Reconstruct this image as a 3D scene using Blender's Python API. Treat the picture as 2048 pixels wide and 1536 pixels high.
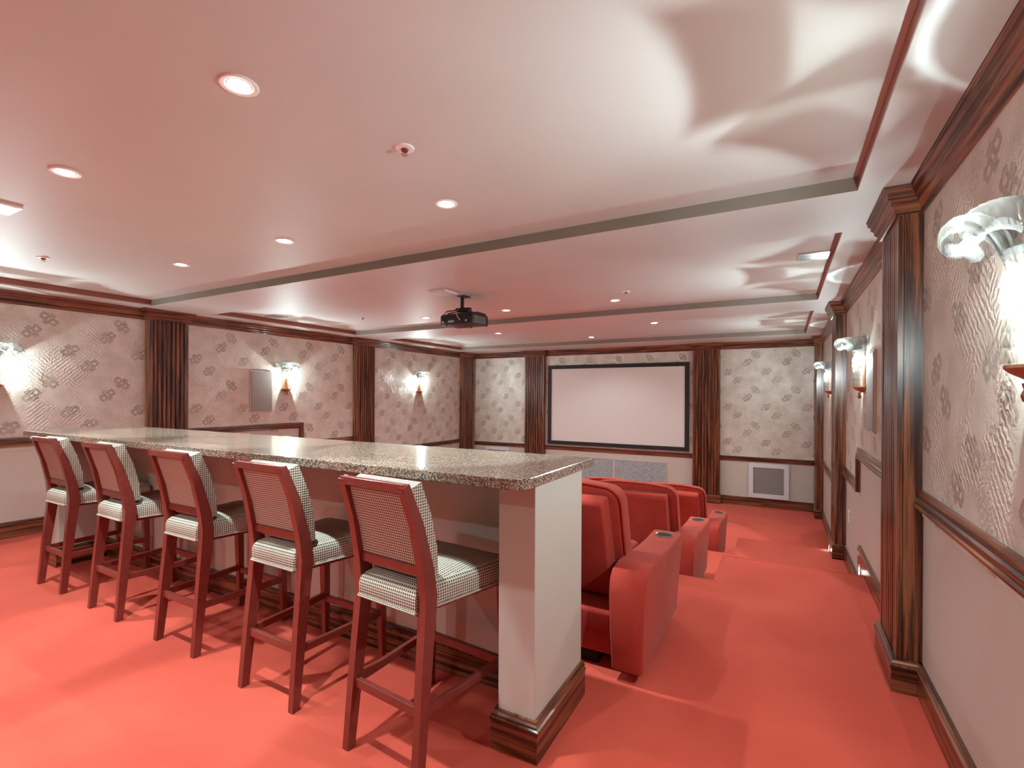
import bpy, bmesh, math, random
from mathutils import Vector, Matrix
random.seed(7)
PI = math.pi
for o in list(bpy.data.objects): bpy.data.objects.remove(o)
scene = bpy.context.scene
COL = scene.collection

# ---------------------------------------------------------------- camera
F_PX, CX, CY = 979.0, 1024.0, 793.0
yaw, pit, rol = (math.radians(a) for a in (28.96, -0.13, 0.262))
r0 = Vector((math.cos(yaw), math.sin(yaw), 0)); f0 = Vector((-math.sin(yaw), math.cos(yaw), 0)); u0 = Vector((0, 0, 1))
fw = f0*math.cos(pit)+u0*math.sin(pit); up = -f0*math.sin(pit)+u0*math.cos(pit)
rt = r0*math.cos(rol)+up*math.sin(rol); up = -r0*math.sin(rol)+up*math.cos(rol)
cam = bpy.data.cameras.new('camera'); camo = bpy.data.objects.new('camera', cam); COL.objects.link(camo)
m = Matrix.Identity(4)
for i in range(3):
    m[i][0] = rt[i]; m[i][1] = up[i]; m[i][2] = -fw[i]
m[2][3] = 1.36
camo.matrix_world = m
cam.sensor_fit = 'HORIZONTAL'; cam.sensor_width = 36; cam.lens = F_PX/2048*36
cam.shift_x = (1024-CX)/2048; cam.shift_y = (CY-768)/2048; cam.clip_start = 0.02
scene.camera = camo

# ---------------------------------------------------------------- world, exposure
w = bpy.data.worlds.new('world'); scene.world = w; w.use_nodes = True
w.node_tree.nodes['Background'].inputs[0].default_value = (0.9, 0.85, 0.8, 1)
w.node_tree.nodes['Background'].inputs[1].default_value = 0.0
vs = scene.view_settings
vs.view_transform = 'Standard'; vs.look = 'None'; vs.gamma = 1; vs.use_curve_mapping = False
vs.exposure = 1.9
CAN_W, HALO_W, SCONCE_W, SHADE_W, STEP_W = 36.0, 14.0, 58.0, 22.0, 0.02        # lamp powers in watts
CAN_COL, SCONCE_COL = (0.75, 1.0, 1.0), (0.78, 1.0, 1.02)

# ---------------------------------------------------------------- room measures (metres)
XL, XR, YF, YB = -6.36, 0.561, 9.55, -2.9        # left, right, screen wall, wall behind the camera
ZS, ZT = 2.32, 2.385                             # soffit and tray ceilings
CROWN0 = 2.20
L1, L2 = -0.28, -0.56                            # lower floor levels
TX0, TX1 = -6.05, 0.30                           # tray extents in x
TRAYS = [(-2.5, -0.13), (0.53, 2.77), (3.43, 5.69), (6.41, 8.65)]
PIL = [(2.85, 3.27), (5.93, 6.35), (9.05, 9.47)]
PD = 0.097                                       # pilaster depth
XCEN = (XL+XR)/2

# ================================================================ materials
MATS = {}
def nodes_of(name):
    m = bpy.data.materials.new(name); m.use_nodes = True
    nt = m.node_tree; b = nt.nodes['Principled BSDF']
    return m, nt, b
class NB:
    """tiny node-graph builder"""
    def __init__(s, nt): s.nt = nt
    def _in(s, sock, v):
        if hasattr(v, 'is_output'): s.nt.links.new(v, sock)
        else: sock.default_value = v
    def math(s, op, a, b=0.0, c=None, clamp=False):
        n = s.nt.nodes.new('ShaderNodeMath'); n.operation = op; n.use_clamp = clamp
        s._in(n.inputs[0], a); s._in(n.inputs[1], b)
        if c is not None: s._in(n.inputs[2], c)
        return n.outputs[0]
    def pos(s):
        return s.nt.nodes.new('ShaderNodeNewGeometry').outputs['Position']
    def uv(s):
        n = s.nt.nodes.new('ShaderNodeUVMap'); n.uv_map = 'UVMap'; return n.outputs[0]
    def obj(s): return s.nt.nodes.new('ShaderNodeTexCoord').outputs['Object']
    def sep(s, v):
        n = s.nt.nodes.new('ShaderNodeSeparateXYZ'); s.nt.links.new(v, n.inputs[0]); return n.outputs
    def comb(s, x, y, z):
        n = s.nt.nodes.new('ShaderNodeCombineXYZ')
        for i, v in enumerate((x, y, z)): s._in(n.inputs[i], v)
        return n.outputs[0]
    def vmul(s, v, k):
        n = s.nt.nodes.new('ShaderNodeVectorMath'); n.operation = 'MULTIPLY'
        s._in(n.inputs[0], v); n.inputs[1].default_value = k; return n.outputs[0]
    def noise(s, v, scale, detail=2.0, rough=0.5, dist=0.0):
        n = s.nt.nodes.new('ShaderNodeTexNoise'); s._in(n.inputs['Vector'], v)
        n.inputs['Scale'].default_value = scale; n.inputs['Detail'].default_value = detail
        n.inputs['Roughness'].default_value = rough; n.inputs['Distortion'].default_value = dist
        return n.outputs['Fac']
    def wave(s, v, scale, dist=0.0, detail=2.0, dscale=1.0, direction='X'):
        n = s.nt.nodes.new('ShaderNodeTexWave'); s._in(n.inputs['Vector'], v); n.bands_direction = direction
        n.inputs['Scale'].default_value = scale; n.inputs['Distortion'].default_value = dist
        n.inputs['Detail'].default_value = detail; n.inputs['Detail Scale'].default_value = dscale
        return n.outputs['Fac']
    def voro(s, v, scale):
        n = s.nt.nodes.new('ShaderNodeTexVoronoi'); s._in(n.inputs['Vector'], v); n.inputs['Scale'].default_value = scale
        return n.outputs
    def ramp(s, f, stops):
        n = s.nt.nodes.new('ShaderNodeValToRGB'); s._in(n.inputs[0], f)
        e = n.color_ramp.elements
        while len(e) < len(stops): e.new(0.5)
        for k, (p, c) in enumerate(stops):
            e[k].position = p; e[k].color = (c[0], c[1], c[2], 1)
        return n.outputs[0]
    def mix(s, f, a, b):
        n = s.nt.nodes.new('ShaderNodeMix'); n.data_type = 'RGBA'; s._in(n.inputs[0], f)
        for sock, v in ((n.inputs[6], a), (n.inputs[7], b)):
            s._in(sock, v if hasattr(v, 'is_output') else (v[0], v[1], v[2], 1))
        return n.outputs[2]
    def bump(s, h, strength=0.3, dist=0.01):
        n = s.nt.nodes.new('ShaderNodeBump'); s._in(n.inputs['Height'], h)
        n.inputs['Strength'].default_value = strength; n.inputs['Distance'].default_value = dist
        return n.outputs[0]

def plain(name, col, rough=0.5, metal=0.0, spec=0.5, noise=0.06, nscale=12.0, bump=0.0, coat=0.0):
    m, nt, b = nodes_of(name); nb = NB(nt)
    n = nb.noise(nb.pos(), nscale, 3)
    lo = tuple(c*(1-noise) for c in col); hi = tuple(min(1, c*(1+noise)) for c in col)
    nt.links.new(nb.ramp(n, [(0.3, lo), (0.7, hi)]), b.inputs['Base Color'])
    b.inputs['Roughness'].default_value = rough; b.inputs['Metallic'].default_value = metal
    b.inputs['Specular IOR Level'].default_value = spec; b.inputs['Coat Weight'].default_value = coat
    b.inputs['Coat Roughness'].default_value = 0.15
    if bump: nt.links.new(nb.bump(nb.noise(nb.pos(), nscale*20, 2), bump, 0.002), b.inputs['Normal'])
    MATS[name] = m; return m

def wood(name, grain, coat=0.35, dark=1.0):
    """striped zebra wood, grain along the given axis"""
    m, nt, b = nodes_of(name); nb = NB(nt)
    k = [1.0, 1.0, 1.0]; k['xyz'.index(grain)] = 0.035
    p = nb.vmul(nb.pos(), tuple(k))
    f1 = nb.noise(p, 42.0, 3.0, 0.55, 0.4)
    f2 = nb.noise(p, 190.0, 2.0, 0.5)
    f = nb.math('ADD', nb.math('MULTIPLY', f1, 0.8), nb.math('MULTIPLY', f2, 0.2))
    d = dark
    c = nb.ramp(f, [(0.36, (0.018*d, 0.007*d, 0.004*d)), (0.47, (0.075*d, 0.022*d, 0.010*d)), (0.54, (0.21*d, 0.066*d, 0.027*d)), (0.66, (0.30*d, 0.105*d, 0.045*d))])
    nt.links.new(c, b.inputs['Base Color'])
    b.inputs['Roughness'].default_value = 0.32; b.inputs['Coat Weight'].default_value = coat; b.inputs['Coat Roughness'].default_value = 0.18
    MATS[name] = m; return m

def wood_h(name):
    m, nt, b = nodes_of(name); nb = NB(nt)
    g = nt.nodes.new('ShaderNodeNewGeometry'); ny = nb.math('GREATER_THAN', nb.math('ABSOLUTE', nb.sep(g.outputs['True Normal'])[1]), 0.6)
    x, y, z = nb.sep(g.outputs['Position'])
    kx = nb.math('SUBTRACT', 1.0, nb.math('MULTIPLY', ny, 0.965)); ky = nb.math('ADD', 0.035, nb.math('MULTIPLY', ny, 0.965))
    p = nb.comb(nb.math('MULTIPLY', x, kx), nb.math('MULTIPLY', y, ky), z)
    f = nb.math('ADD', nb.math('MULTIPLY', nb.noise(p, 42.0, 3.0, 0.55, 0.4), 0.8), nb.math('MULTIPLY', nb.noise(p, 190.0, 2.0, 0.5), 0.2))
    c = nb.ramp(f, [(0.36, (0.018, 0.007, 0.004)), (0.47, (0.075, 0.022, 0.010)), (0.54, (0.21, 0.066, 0.027)), (0.66, (0.30, 0.105, 0.045))])
    nt.links.new(c, b.inputs['Base Color'])
    b.inputs['Roughness'].default_value = 0.32; b.inputs['Coat Weight'].default_value = 0.35; b.inputs['Coat Roughness'].default_value = 0.18
    MATS[name] = m

def carpet():
    m, nt, b = nodes_of('red_carpet'); nb = NB(nt)
    big = nb.noise(nb.pos(), 1.3, 3, 0.5, 0.3); fine = nb.noise(nb.pos(), 240, 2)
    c = nb.ramp(nb.math('ADD', nb.math('MULTIPLY', big, 0.7), nb.math('MULTIPLY', fine, 0.3)), [(0.35, (0.58, 0.070, 0.046)), (0.65, (0.69, 0.102, 0.066))])
    nt.links.new(c, b.inputs['Base Color']); b.inputs['Roughness'].default_value = 0.95
    b.inputs['Specular IOR Level'].default_value = 0.1
    b.inputs['Sheen Weight'].default_value = 0.15; b.inputs['Sheen Tint'].default_value = (1, 0.7, 0.6, 1)
    nt.links.new(nb.bump(fine, 0.5, 0.004), b.inputs['Normal'])
    MATS['carpet'] = m

def velvet():
    m, nt, b = nodes_of('red_suede'); nb = NB(nt)
    big = nb.noise(nb.pos(), 5.0, 3); fine = nb.noise(nb.pos(), 300, 2)
    c = nb.ramp(nb.math('ADD', nb.math('MULTIPLY', big, 0.7), nb.math('MULTIPLY', fine, 0.3)), [(0.35, (0.38, 0.036, 0.026)), (0.65, (0.48, 0.056, 0.038))])
    nt.links.new(c, b.inputs['Base Color']); b.inputs['Roughness'].default_value = 0.9
    b.inputs['Specular IOR Level'].default_value = 0.15
    b.inputs['Sheen Weight'].default_value = 0.2; b.inputs['Sheen Tint'].default_value = (1, 0.55, 0.45, 1)
    nt.links.new(nb.bump(fine, 0.25, 0.002), b.inputs['Normal'])
    MATS['suede'] = m

def granite():
    m, nt, b = nodes_of('granite'); nb = NB(nt)
    v = nb.voro(nb.pos(), 240.0); n = nb.noise(nb.pos(), 90, 4, 0.6)
    g = nb.sep(v['Color'])[0]
    f = nb.math('ADD', nb.math('MULTIPLY', g, 0.6), nb.math('MULTIPLY', n, 0.4))
    c = nb.ramp(f, [(0.22, (0.03, 0.02, 0.016)), (0.38, (0.16, 0.09, 0.062)), (0.55, (0.30, 0.19, 0.14)), (0.78, (0.50, 0.40, 0.33))])
    nt.links.new(c, b.inputs['Base Color']); b.inputs['Roughness'].default_value = 0.12
    b.inputs['Specular IOR Level'].default_value = 0.6
    MATS['granite'] = m

def wallpaper():
    """taupe paper with a repeat of four knot motifs and an embossed ripple relief; UV in metres"""
    m, nt, b = nodes_of('wallpaper'); nb = NB(nt)
    jx = nb.math('MULTIPLY', nb.math('SUBTRACT', nb.noise(nb.uv(), 24, 2), 0.5), 0.030); jy = nb.math('MULTIPLY', nb.math('SUBTRACT', nb.noise(nb.vmul(nb.uv(), (1, -1, 1)), 24, 2), 0.5), 0.030)
    ux_, uy_, _ = nb.sep(nb.uv()); uvx = nb.math('ADD', ux_, jx); uvy = nb.math('ADD', uy_, jy)
    RX, RY = 0.61, 0.62
    mot = None
    for (mx, my, ang) in ((0.06, 0.10, 40), (0.355, -0.065, 32), (0.515, -0.21, 32), (0.19, -0.385, -40)):
        u = nb.math('SUBTRACT', nb.math('WRAP', nb.math('SUBTRACT', uvx, mx), RX/2, -RX/2), 0.0)
        v = nb.math('SUBTRACT', nb.math('WRAP', nb.math('SUBTRACT', uvy, my), RY/2, -RY/2), 0.0)
        ca, sa = math.cos(math.radians(ang)), math.sin(math.radians(ang))
        p = nb.math('ADD', nb.math('MULTIPLY', u, ca), nb.math('MULTIPLY', v, sa))
        q = nb.math('SUBTRACT', nb.math('MULTIPLY', v, ca), nb.math('MULTIPLY', u, sa))
        ap = nb.math('ABSOLUTE', p); aq = nb.math('ABSOLUTE', q)
        # two hollow squares along p, two solid petals along q
        e1 = nb.math('ABSOLUTE', nb.math('SUBTRACT', ap, 0.043)); d1 = nb.math('POWER', nb.math('ADD', nb.math('POWER', e1, 3.5), nb.math('POWER', aq, 3.5)), 1/3.5)
        ring = nb.math('LESS_THAN', nb.math('ABSOLUTE', nb.math('SUBTRACT', d1, 0.025)), 0.0115)
        d2 = nb.math('MAXIMUM', nb.math('ABSOLUTE', nb.math('SUBTRACT', aq, 0.036)), ap)
        pet = nb.math('LESS_THAN', d2, 0.024)
        s = nb.math('MAXIMUM', ring, nb.math('MULTIPLY', pet, 0.95))
        mot = s if mot is None else nb.math('MAXIMUM', mot, s)
    wear = nb.noise(nb.uv(), 5.0, 4, 0.6)
    fine = nb.noise(nb.uv(), 60, 3, 0.6)
    mot = nb.math('MULTIPLY', mot, nb.math('MULTIPLY', nb.ramp(nb.math('ADD', nb.math('MULTIPLY', wear, 0.6), nb.math('MULTIPLY', fine, 0.4)), [(0.34, (0, 0, 0)), (0.56, (1, 1, 1))]), 0.58))
    base = nb.ramp(wear, [(0.30, (0.57, 0.50, 0.43)), (0.5, (0.66, 0.60, 0.53)), (0.72, (0.76, 0.71, 0.64))])
    col = nb.mix(mot, base, (0.16, 0.095, 0.065))
    nt.links.new(col, b.inputs['Base Color'])
    # ripples: patches of wavy lines in two directions
    w1 = nb.wave(nb.uv(), 16.0, 5.0, 2.0, 2.5, 'DIAGONAL')
    w2 = nb.wave(nb.vmul(nb.uv(), (-1, 1, 1)), 16.0, 5.0, 2.0, 2.5, 'DIAGONAL')
    sel = nb.math('GREATER_THAN', nb.noise(nb.uv(), 4.0, 1), 0.5)
    wv = nb.math('ADD', nb.math('MULTIPLY', w1, sel), nb.math('MULTIPLY', w2, nb.math('SUBTRACT', 1.0, sel)))
    msk = nb.ramp(nb.noise(nb.vmul(nb.uv(), (1.3, 1, 1)), 3.3, 2), [(0.45, (0, 0, 0)), (0.58, (1, 1, 1))])
    h = nb.math('ADD', nb.math('MULTIPLY', nb.math('MULTIPLY', wv, msk), 0.8), nb.math('ADD', nb.math('MULTIPLY', mot, 0.8), nb.math('MULTIPLY', fine, 0.4)))
    nt.links.new(nb.bump(h, 0.55, 0.006), b.inputs['Normal'])
    b.inputs['Roughness'].default_value = 0.42; b.inputs['Specular IOR Level'].default_value = 0.5; b.inputs['Metallic'].default_value = 0.12
    MATS['wallpaper'] = m

def weave():
    """cream fabric with rows of small dark dots; UV in metres"""
    m, nt, b = nodes_of('dotted_weave'); nb = NB(nt)
    u, v, _ = nb.sep(nb.uv())
    k = 2*PI/0.013
    row = nb.math('MULTIPLY', nb.math('SINE', nb.math('MULTIPLY', nb.math('ADD', u, v), k*0.62)), nb.math('SINE', nb.math('MULTIPLY', nb.math('SUBTRACT', u, v), k*0.62)))
    dots = nb.ramp(row, [(0.12, (0, 0, 0)), (0.34, (1, 1, 1))])
    col = nb.mix(dots, (0.62, 0.54, 0.45), (0.075, 0.045, 0.035))
    nt.links.new(col, b.inputs['Base Color']); b.inputs['Roughness'].default_value = 0.85
    b.inputs['Specular IOR Level'].default_value = 0.2
    nt.links.new(nb.bump(row, 0.4, 0.002), b.inputs['Normal'])
    MATS['weave'] = m

def glass_plume(name, tint, haze, gloss):
    """clear tinted glass: mostly see-through, a trace of frosted scatter, a glossy skin"""
    m, nt, b = nodes_of(name); nb = NB(nt)
    out = nt.nodes['Material Output']; nt.nodes.remove(b)
    def N(k): return nt.nodes.new('ShaderNode'+k)
    tp = N('BsdfTransparent'); tp.inputs[0].default_value = (tint, tint*0.985, tint*0.97, 1)
    tr = N('BsdfTranslucent'); tr.inputs[0].default_value = (0.9, 0.88, 0.85, 1)
    df = N('BsdfDiffuse'); df.inputs[0].default_value = (0.9, 0.88, 0.85, 1)
    gl = N('BsdfGlossy'); gl.inputs['Roughness'].default_value = 0.2
    bp = nb.bump(nb.noise(nb.obj(), 120, 2), 0.3, 0.003)
    for n in (df, gl): nt.links.new(bp, n.inputs['Normal'])
    def mix(f, a, c):
        n = N('MixShader'); n.inputs[0].default_value = f
        nt.links.new(a, n.inputs[1]); nt.links.new(c, n.inputs[2]); return n.outputs[0]
    hz = mix(0.5, tr.outputs[0], df.outputs[0])
    nt.links.new(mix(gloss, mix(haze, tp.outputs[0], hz), gl.outputs[0]), out.inputs[0])
    MATS[name] = m

def emit(name, col, s):
    m, nt, b = nodes_of(name)
    b.inputs['Base Color'].default_value = (*col, 1)
    b.inputs['Emission Color'].default_value = (*col, 1); b.inputs['Emission Strength'].default_value = s
    MATS[name] = m

def grille(name, c1, c2, scale):
    m, nt, b = nodes_of(name); nb = NB(nt)
    w1 = nb.noise(nb.pos(), scale, 2, 0.5, 1.5)
    nt.links.new(nb.ramp(w1, [(0.35, c1), (0.65, c2)]), b.inputs['Base Color'])
    nt.links.new(nb.bump(w1, 0.6, 0.01), b.inputs['Normal']); b.inputs['Roughness'].default_value = 0.8
    MATS[name] = m

wood_h('wood_h'); wood('wood_z', 'z')
carpet(); velvet(); granite(); wallpaper(); weave()
glass_plume('plume', 0.70, 0.060, 0.03); glass_plume('bead_glass', 0.88, 0.006, 0.03); glass_plume('shield_glass', 0.42, 0.05, 0.02)  # last glass is denser, for the added soffit shield in the sconces
plain('ceiling_paint', (0.60, 0.595, 0.57), 0.55, spec=0.35, noise=0.02, nscale=2)
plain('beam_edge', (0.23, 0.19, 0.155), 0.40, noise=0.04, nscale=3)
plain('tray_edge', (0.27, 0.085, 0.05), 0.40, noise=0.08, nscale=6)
plain('wall_paint', (0.58, 0.52, 0.46), 0.45, noise=0.02, nscale=2)
plain('stool_wood', (0.21, 0.037, 0.028), 0.28, noise=0.10, nscale=30, coat=0.4)
plain('white_metal', (0.88, 0.86, 0.84), 0.4, noise=0.02)
plain('silver', (0.6, 0.6, 0.6), 0.3, metal=0.9, noise=0.03)
plain('reflector', (0.85, 0.84, 0.82), 0.18, metal=0.85, noise=0.02)
plain('black_plastic', (0.016, 0.013, 0.012), 0.35, noise=0.2)
plain('dark_metal', (0.05, 0.045, 0.04), 0.35, metal=0.6, noise=0.1)
plain('brass', (0.45, 0.22, 0.10), 0.35, metal=0.7, noise=0.1)
plain('screen_white', (0.76, 0.72, 0.69), 0.42, noise=0.01, nscale=2)
plain('screen_black', (0.012, 0.010, 0.009), 0.6, noise=0.1)
plain('speaker_cloth', (0.30, 0.26, 0.235), 0.8, noise=0.05, nscale=30)
plain('grey_mesh', (0.25, 0.22, 0.21), 0.7, noise=0.08, nscale=60)
plain('box_white', (0.70, 0.68, 0.70), 0.5, noise=0.02)
plain('cup_chrome', (0.55, 0.53, 0.50), 0.2, metal=0.9, noise=0.02)
plain('cup_dark', (0.012, 0.008, 0.007), 0.8, noise=0.1)
plain('sprinkler_red', (0.25, 0.03, 0.02), 0.3, noise=0.1)
plain('vent_grey', (0.32, 0.33, 0.33), 0.35, metal=0.5, noise=0.05)
grille('acoustic_cloth', (0.27, 0.305, 0.315), (0.44, 0.48, 0.49), 26)
emit('bulb', (1.0, 0.96, 0.9), 30.0); emit('can_lamp', (1.0, 0.97, 0.92), 14.0); emit('step_lamp', (1.0, 0.93, 0.85), 1.5); emit('panel_lamp', (0.95, 0.97, 0.94), 0.22)

# ================================================================ mesh helpers
class MB:
    """collects simple solids into one bmesh"""
    def __init__(s): s.bm = bmesh.new()
    def box(s, x0, x1, y0, y1, z0, z1, bev=0.0, seg=2):
        r = bmesh.ops.create_cube(s.bm, size=1.0)
        vs = r['verts']
        bmesh.ops.scale(s.bm, vec=(abs(x1-x0), abs(y1-y0), abs(z1-z0)), verts=vs)
        bmesh.ops.translate(s.bm, vec=((x0+x1)/2, (y0+y1)/2, (z0+z1)/2), verts=vs)
        if bev:
            es = list({e for v in vs for e in v.link_edges})
            bmesh.ops.bevel(s.bm, geom=es, offset=bev, segments=seg, profile=0.5, affect='EDGES')
        return s
    def bar(s, a, b, w, d, bev=0.0, side=None, w2=None, d2=None):
        """rectangular bar from a to b; w along side, d across; optional taper at b"""
        a, b = Vector(a), Vector(b); t = (b-a).normalized()
        sd = Vector(side) if side else (Vector((1, 0, 0)) if abs(t.x) < 0.8 else Vector((0, 1, 0)))
        sd = (sd-t*sd.dot(t)).normalized(); u = t.cross(sd)
        w2 = w2 or w; d2 = d2 or d; vs = []
        for p, ww, dd in ((a, w, d), (b, w2, d2)):
            for i, j in ((-1, -1), (1, -1), (1, 1), (-1, 1)):
                vs.append(s.bm.verts.new(p+sd*ww/2*i+u*dd/2*j))
        fs = [s.bm.faces.new([vs[i] for i in q]) for q in ((3, 2, 1, 0), (4, 5, 6, 7), (0, 1, 5, 4), (1, 2, 6, 5), (2, 3, 7, 6), (3, 0, 4, 7))]
        if bev:
            es = list({e for f in fs for e in f.edges})
            bmesh.ops.bevel(s.bm, geom=es, offset=bev, segments=2, profile=0.5, affect='EDGES')
        return s
    def chain(s, pts, secs, side=(1, 0, 0), bev=0.0):
        """loft of rectangles through pts; secs = (w, d) each; w along side"""
        n = len(pts); P = [Vector(p) for p in pts]; rings = []
        for i in range(n):
            t = (P[min(i+1, n-1)]-P[max(i-1, 0)]).normalized()
            sd = Vector(side); sd = (sd-t*sd.dot(t)).normalized(); u = t.cross(sd)
            w_, d_ = secs[i]
            rings.append([s.bm.verts.new(P[i]+sd*w_/2*a+u*d_/2*b) for a, b in ((-1, -1), (1, -1), (1, 1), (-1, 1))])
        for i in range(n-1):
            for k in range(4):
                s.bm.faces.new([rings[i][k], rings[i][(k+1) % 4], rings[i+1][(k+1) % 4], rings[i+1][k]])
        s.bm.faces.new(rings[0][::-1]); s.bm.faces.new(rings[-1])
        if bev:
            es = [e for e in s.bm.edges if len(e.link_faces) == 2 and e.calc_face_angle(0) > 0.9]
            bmesh.ops.bevel(s.bm, geom=es, offset=bev, segments=2, profile=0.5, affect='EDGES')
        return s
    def prism(s, pts, x0, x1, bev=0.0, seg=3, axis='x'):
        """polygon in the (y,z) plane extruded over x (or (x,z) over y, (x,y) over z)"""
        def P(a, b, c): return {'x': (c, a, b), 'y': (a, c, b), 'z': (a, b, c)}[axis]
        A = [s.bm.verts.new(P(a, b, x0)) for a, b in pts]; B = [s.bm.verts.new(P(a, b, x1)) for a, b in pts]
        n = len(pts); fs = [s.bm.faces.new(A[::-1]), s.bm.faces.new(B)]
        for i in range(n): fs.append(s.bm.faces.new([A[i], A[(i+1) % n], B[(i+1) % n], B[i]]))
        bmesh.ops.recalc_face_normals(s.bm, faces=fs)
        if bev:
            es = list({e for f in fs for e in f.edges if e.calc_face_angle(0) > 0.35})
            bmesh.ops.bevel(s.bm, geom=es, offset=bev, segments=seg, profile=0.5, affect='EDGES', clamp_overlap=True)
        return s
    def lathe(s, prof, c=(0, 0, 0), n=24, a0=0.0, a1=2*PI):
        """profile of (r,z) turned about z"""
        full = abs(a1-a0-2*PI) < 1e-6; k = n if full else n+1; rings = []
        for r, z in prof:
            rings.append([s.bm.verts.new((c[0]+max(r, 1e-5)*math.cos(a0+(a1-a0)*i/n), c[1]+max(r, 1e-5)*math.sin(a0+(a1-a0)*i/n), c[2]+z)) for i in range(k)])
        for j in range(len(rings)-1):
            for i in range(n):
                i2 = (i+1) % k
                s.bm.faces.new([rings[j][i], rings[j][i2], rings[j+1][i2], rings[j+1][i]])
        return s
    def tube(s, pts, r, n=8):
        P = [Vector(p) for p in pts]; rings = []
        for i in range(len(P)):
            t = (P[min(i+1, len(P)-1)]-P[max(i-1, 0)]).normalized()
            a = Vector((0, 0, 1)) if abs(t.z) < 0.9 else Vector((1, 0, 0))
            u = t.cross(a).normalized(); v = t.cross(u)
            rings.append([s.bm.verts.new(P[i]+(u*math.cos(2*PI*k/n)+v*math.sin(2*PI*k/n))*r) for k in range(n)])
        for i in range(len(P)-1):
            for k in range(n): s.bm.faces.new([rings[i][k], rings[i][(k+1) % n], rings[i+1][(k+1) % n], rings[i+1][k]])
        s.bm.faces.new(rings[0][::-1]); s.bm.faces.new(rings[-1])
        return s
    def sweep(s, path, axis, prof, flip=1):
        """prof of (b out, a along axis) swept with mitres along a planar path"""
        P = [Vector(p) for p in path]; A = Vector(axis); perps = []
        for i in range(len(P)-1):
            perps.append((P[i+1]-P[i]).normalized().cross(A)*flip)
        rings = []
        for i in range(len(P)):
            if i == 0: mtr = perps[0]
            elif i == len(P)-1: mtr = perps[-1]
            else: mtr = (perps[i-1]+perps[i])/(1+perps[i-1].dot(perps[i]))
            rings.append([s.bm.verts.new(P[i]+A*a+mtr*b) for b, a in prof])
        n = len(prof)
        for i in range(len(P)-1):
            vert = abs((P[i+1]-P[i]).normalized().z) > 0.9
            for k in range(n):
                f = s.bm.faces.new([rings[i][k], rings[i][(k+1) % n], rings[i+1][(k+1) % n], rings[i+1][k]])
                if vert: f.material_index = 1
        s.bm.faces.new(rings[0][::-1]); s.bm.faces.new(rings[-1])
        return s
    def build(s, name, mat, parent=None, smooth=False, mats=None, uv=True, loc=None):
        bmesh.ops.recalc_face_normals(s.bm, faces=s.bm.faces[:])
        if uv:
            lay = s.bm.loops.layers.uv.new('UVMap')
            for f in s.bm.faces:
                n = f.normal; ax = max(range(3), key=lambda i: abs(n[i]))
                i, j = ((1, 2), (0, 2), (0, 1))[ax]
                for l in f.loops: l[lay].uv = (l.vert.co[i], l.vert.co[j])
        me = bpy.data.meshes.new(name); s.bm.to_mesh(me); s.bm.free()
        for mm in (mats or [mat]): me.materials.append(MATS[mm])
        if smooth:
            for p in me.polygons: p.use_smooth = True
            me.set_sharp_from_angle(angle=math.radians(35 if smooth is True else smooth))
        o = bpy.data.objects.new(name, me); COL.objects.link(o)
        if parent: o.parent = parent
        if loc: o.location = loc
        return o
def tag(o, label=None, cat=None, group=None, kind=None):
    if label: o['label'] = label
    if cat: o['category'] = cat
    if group: o['group'] = group
    if kind: o['kind'] = kind
    return o
def thing(name, label, cat, loc=(0, 0, 0), rz=0.0, group=None):
    o = bpy.data.objects.new(name, None); COL.objects.link(o); o.empty_display_size = 0.1
    o.location = loc; o.rotation_euler = (0, 0, rz)
    return tag(o, label, cat, group)
CHILDREN = {}
def kids(o): return [c for c in bpy.data.objects if c.parent == o]
def dup(o, parent=None, loc=None, rz=None, label=None):
    c = o.copy(); COL.objects.link(c); c.parent = parent
    if loc is not None: c.location = loc
    if rz is not None: c.rotation_euler = (0, 0, rz)
    if label: c['label'] = label
    for k in kids(o): dup(k, c)
    return c
def light(name, kind, loc, power, col, parent=None, **kw):
    l = bpy.data.lights.new(name, kind); l.energy = power; l.color = col
    for k, v in kw.items(): setattr(l, k, v)
    o = bpy.data.objects.new(name, l); COL.objects.link(o); o.location = loc
    if parent: o.parent = parent
    return o

# ================================================================ the setting
AX = -0.43; AXL = 2*XCEN-AX                      # inner edges of the side aisles
def floor_levels(x0, x1, steps, mb):
    """steps: (y_end, z) ; solid blocks so each step has its riser"""
    y = YB-0.1
    for ye, z in steps:
        mb.box(x0, x1, y, ye, -0.9, z); y = ye
mb = MB()
aisle = [(4.54, 0.0), (4.86, L1/2), (6.23, L1), (6.55, (L1+L2)/2), (YF+0.1, L2)]
floor_levels(AX, XR+0.1, aisle, mb); floor_levels(XL-0.1, AXL, aisle, mb)
floor_levels(AXL, AX, [(3.87, 0.0), (5.55, L1), (YF+0.1, L2)], mb)
for xa, xb in ((AX, XR), (XL, AXL)):
    for y, z in ((4.54, 0.0), (4.86, L1/2), (6.23, L1), (6.55, (L1+L2)/2)):
        mb.tube([(xa, y, z-0.010), (xb, y, z-0.010)], 0.016, 10)
for y, z in ((3.87, 0.0), (5.55, L1)): mb.tube([(AXL, y, z-0.010), (AX, y, z-0.010)], 0.016, 10)
for y0, y1, z in ((3.87, 4.54, 0.0), (5.55, 6.23, L1)):
    for x in (AX, AXL): mb.tube([(x, y0, z-0.010), (x, y1, z-0.010)], 0.016, 10)
tag(mb.build('floor', 'carpet', smooth=40), 'red carpeted floor stepping down towards the screen', kind='structure')

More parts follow.
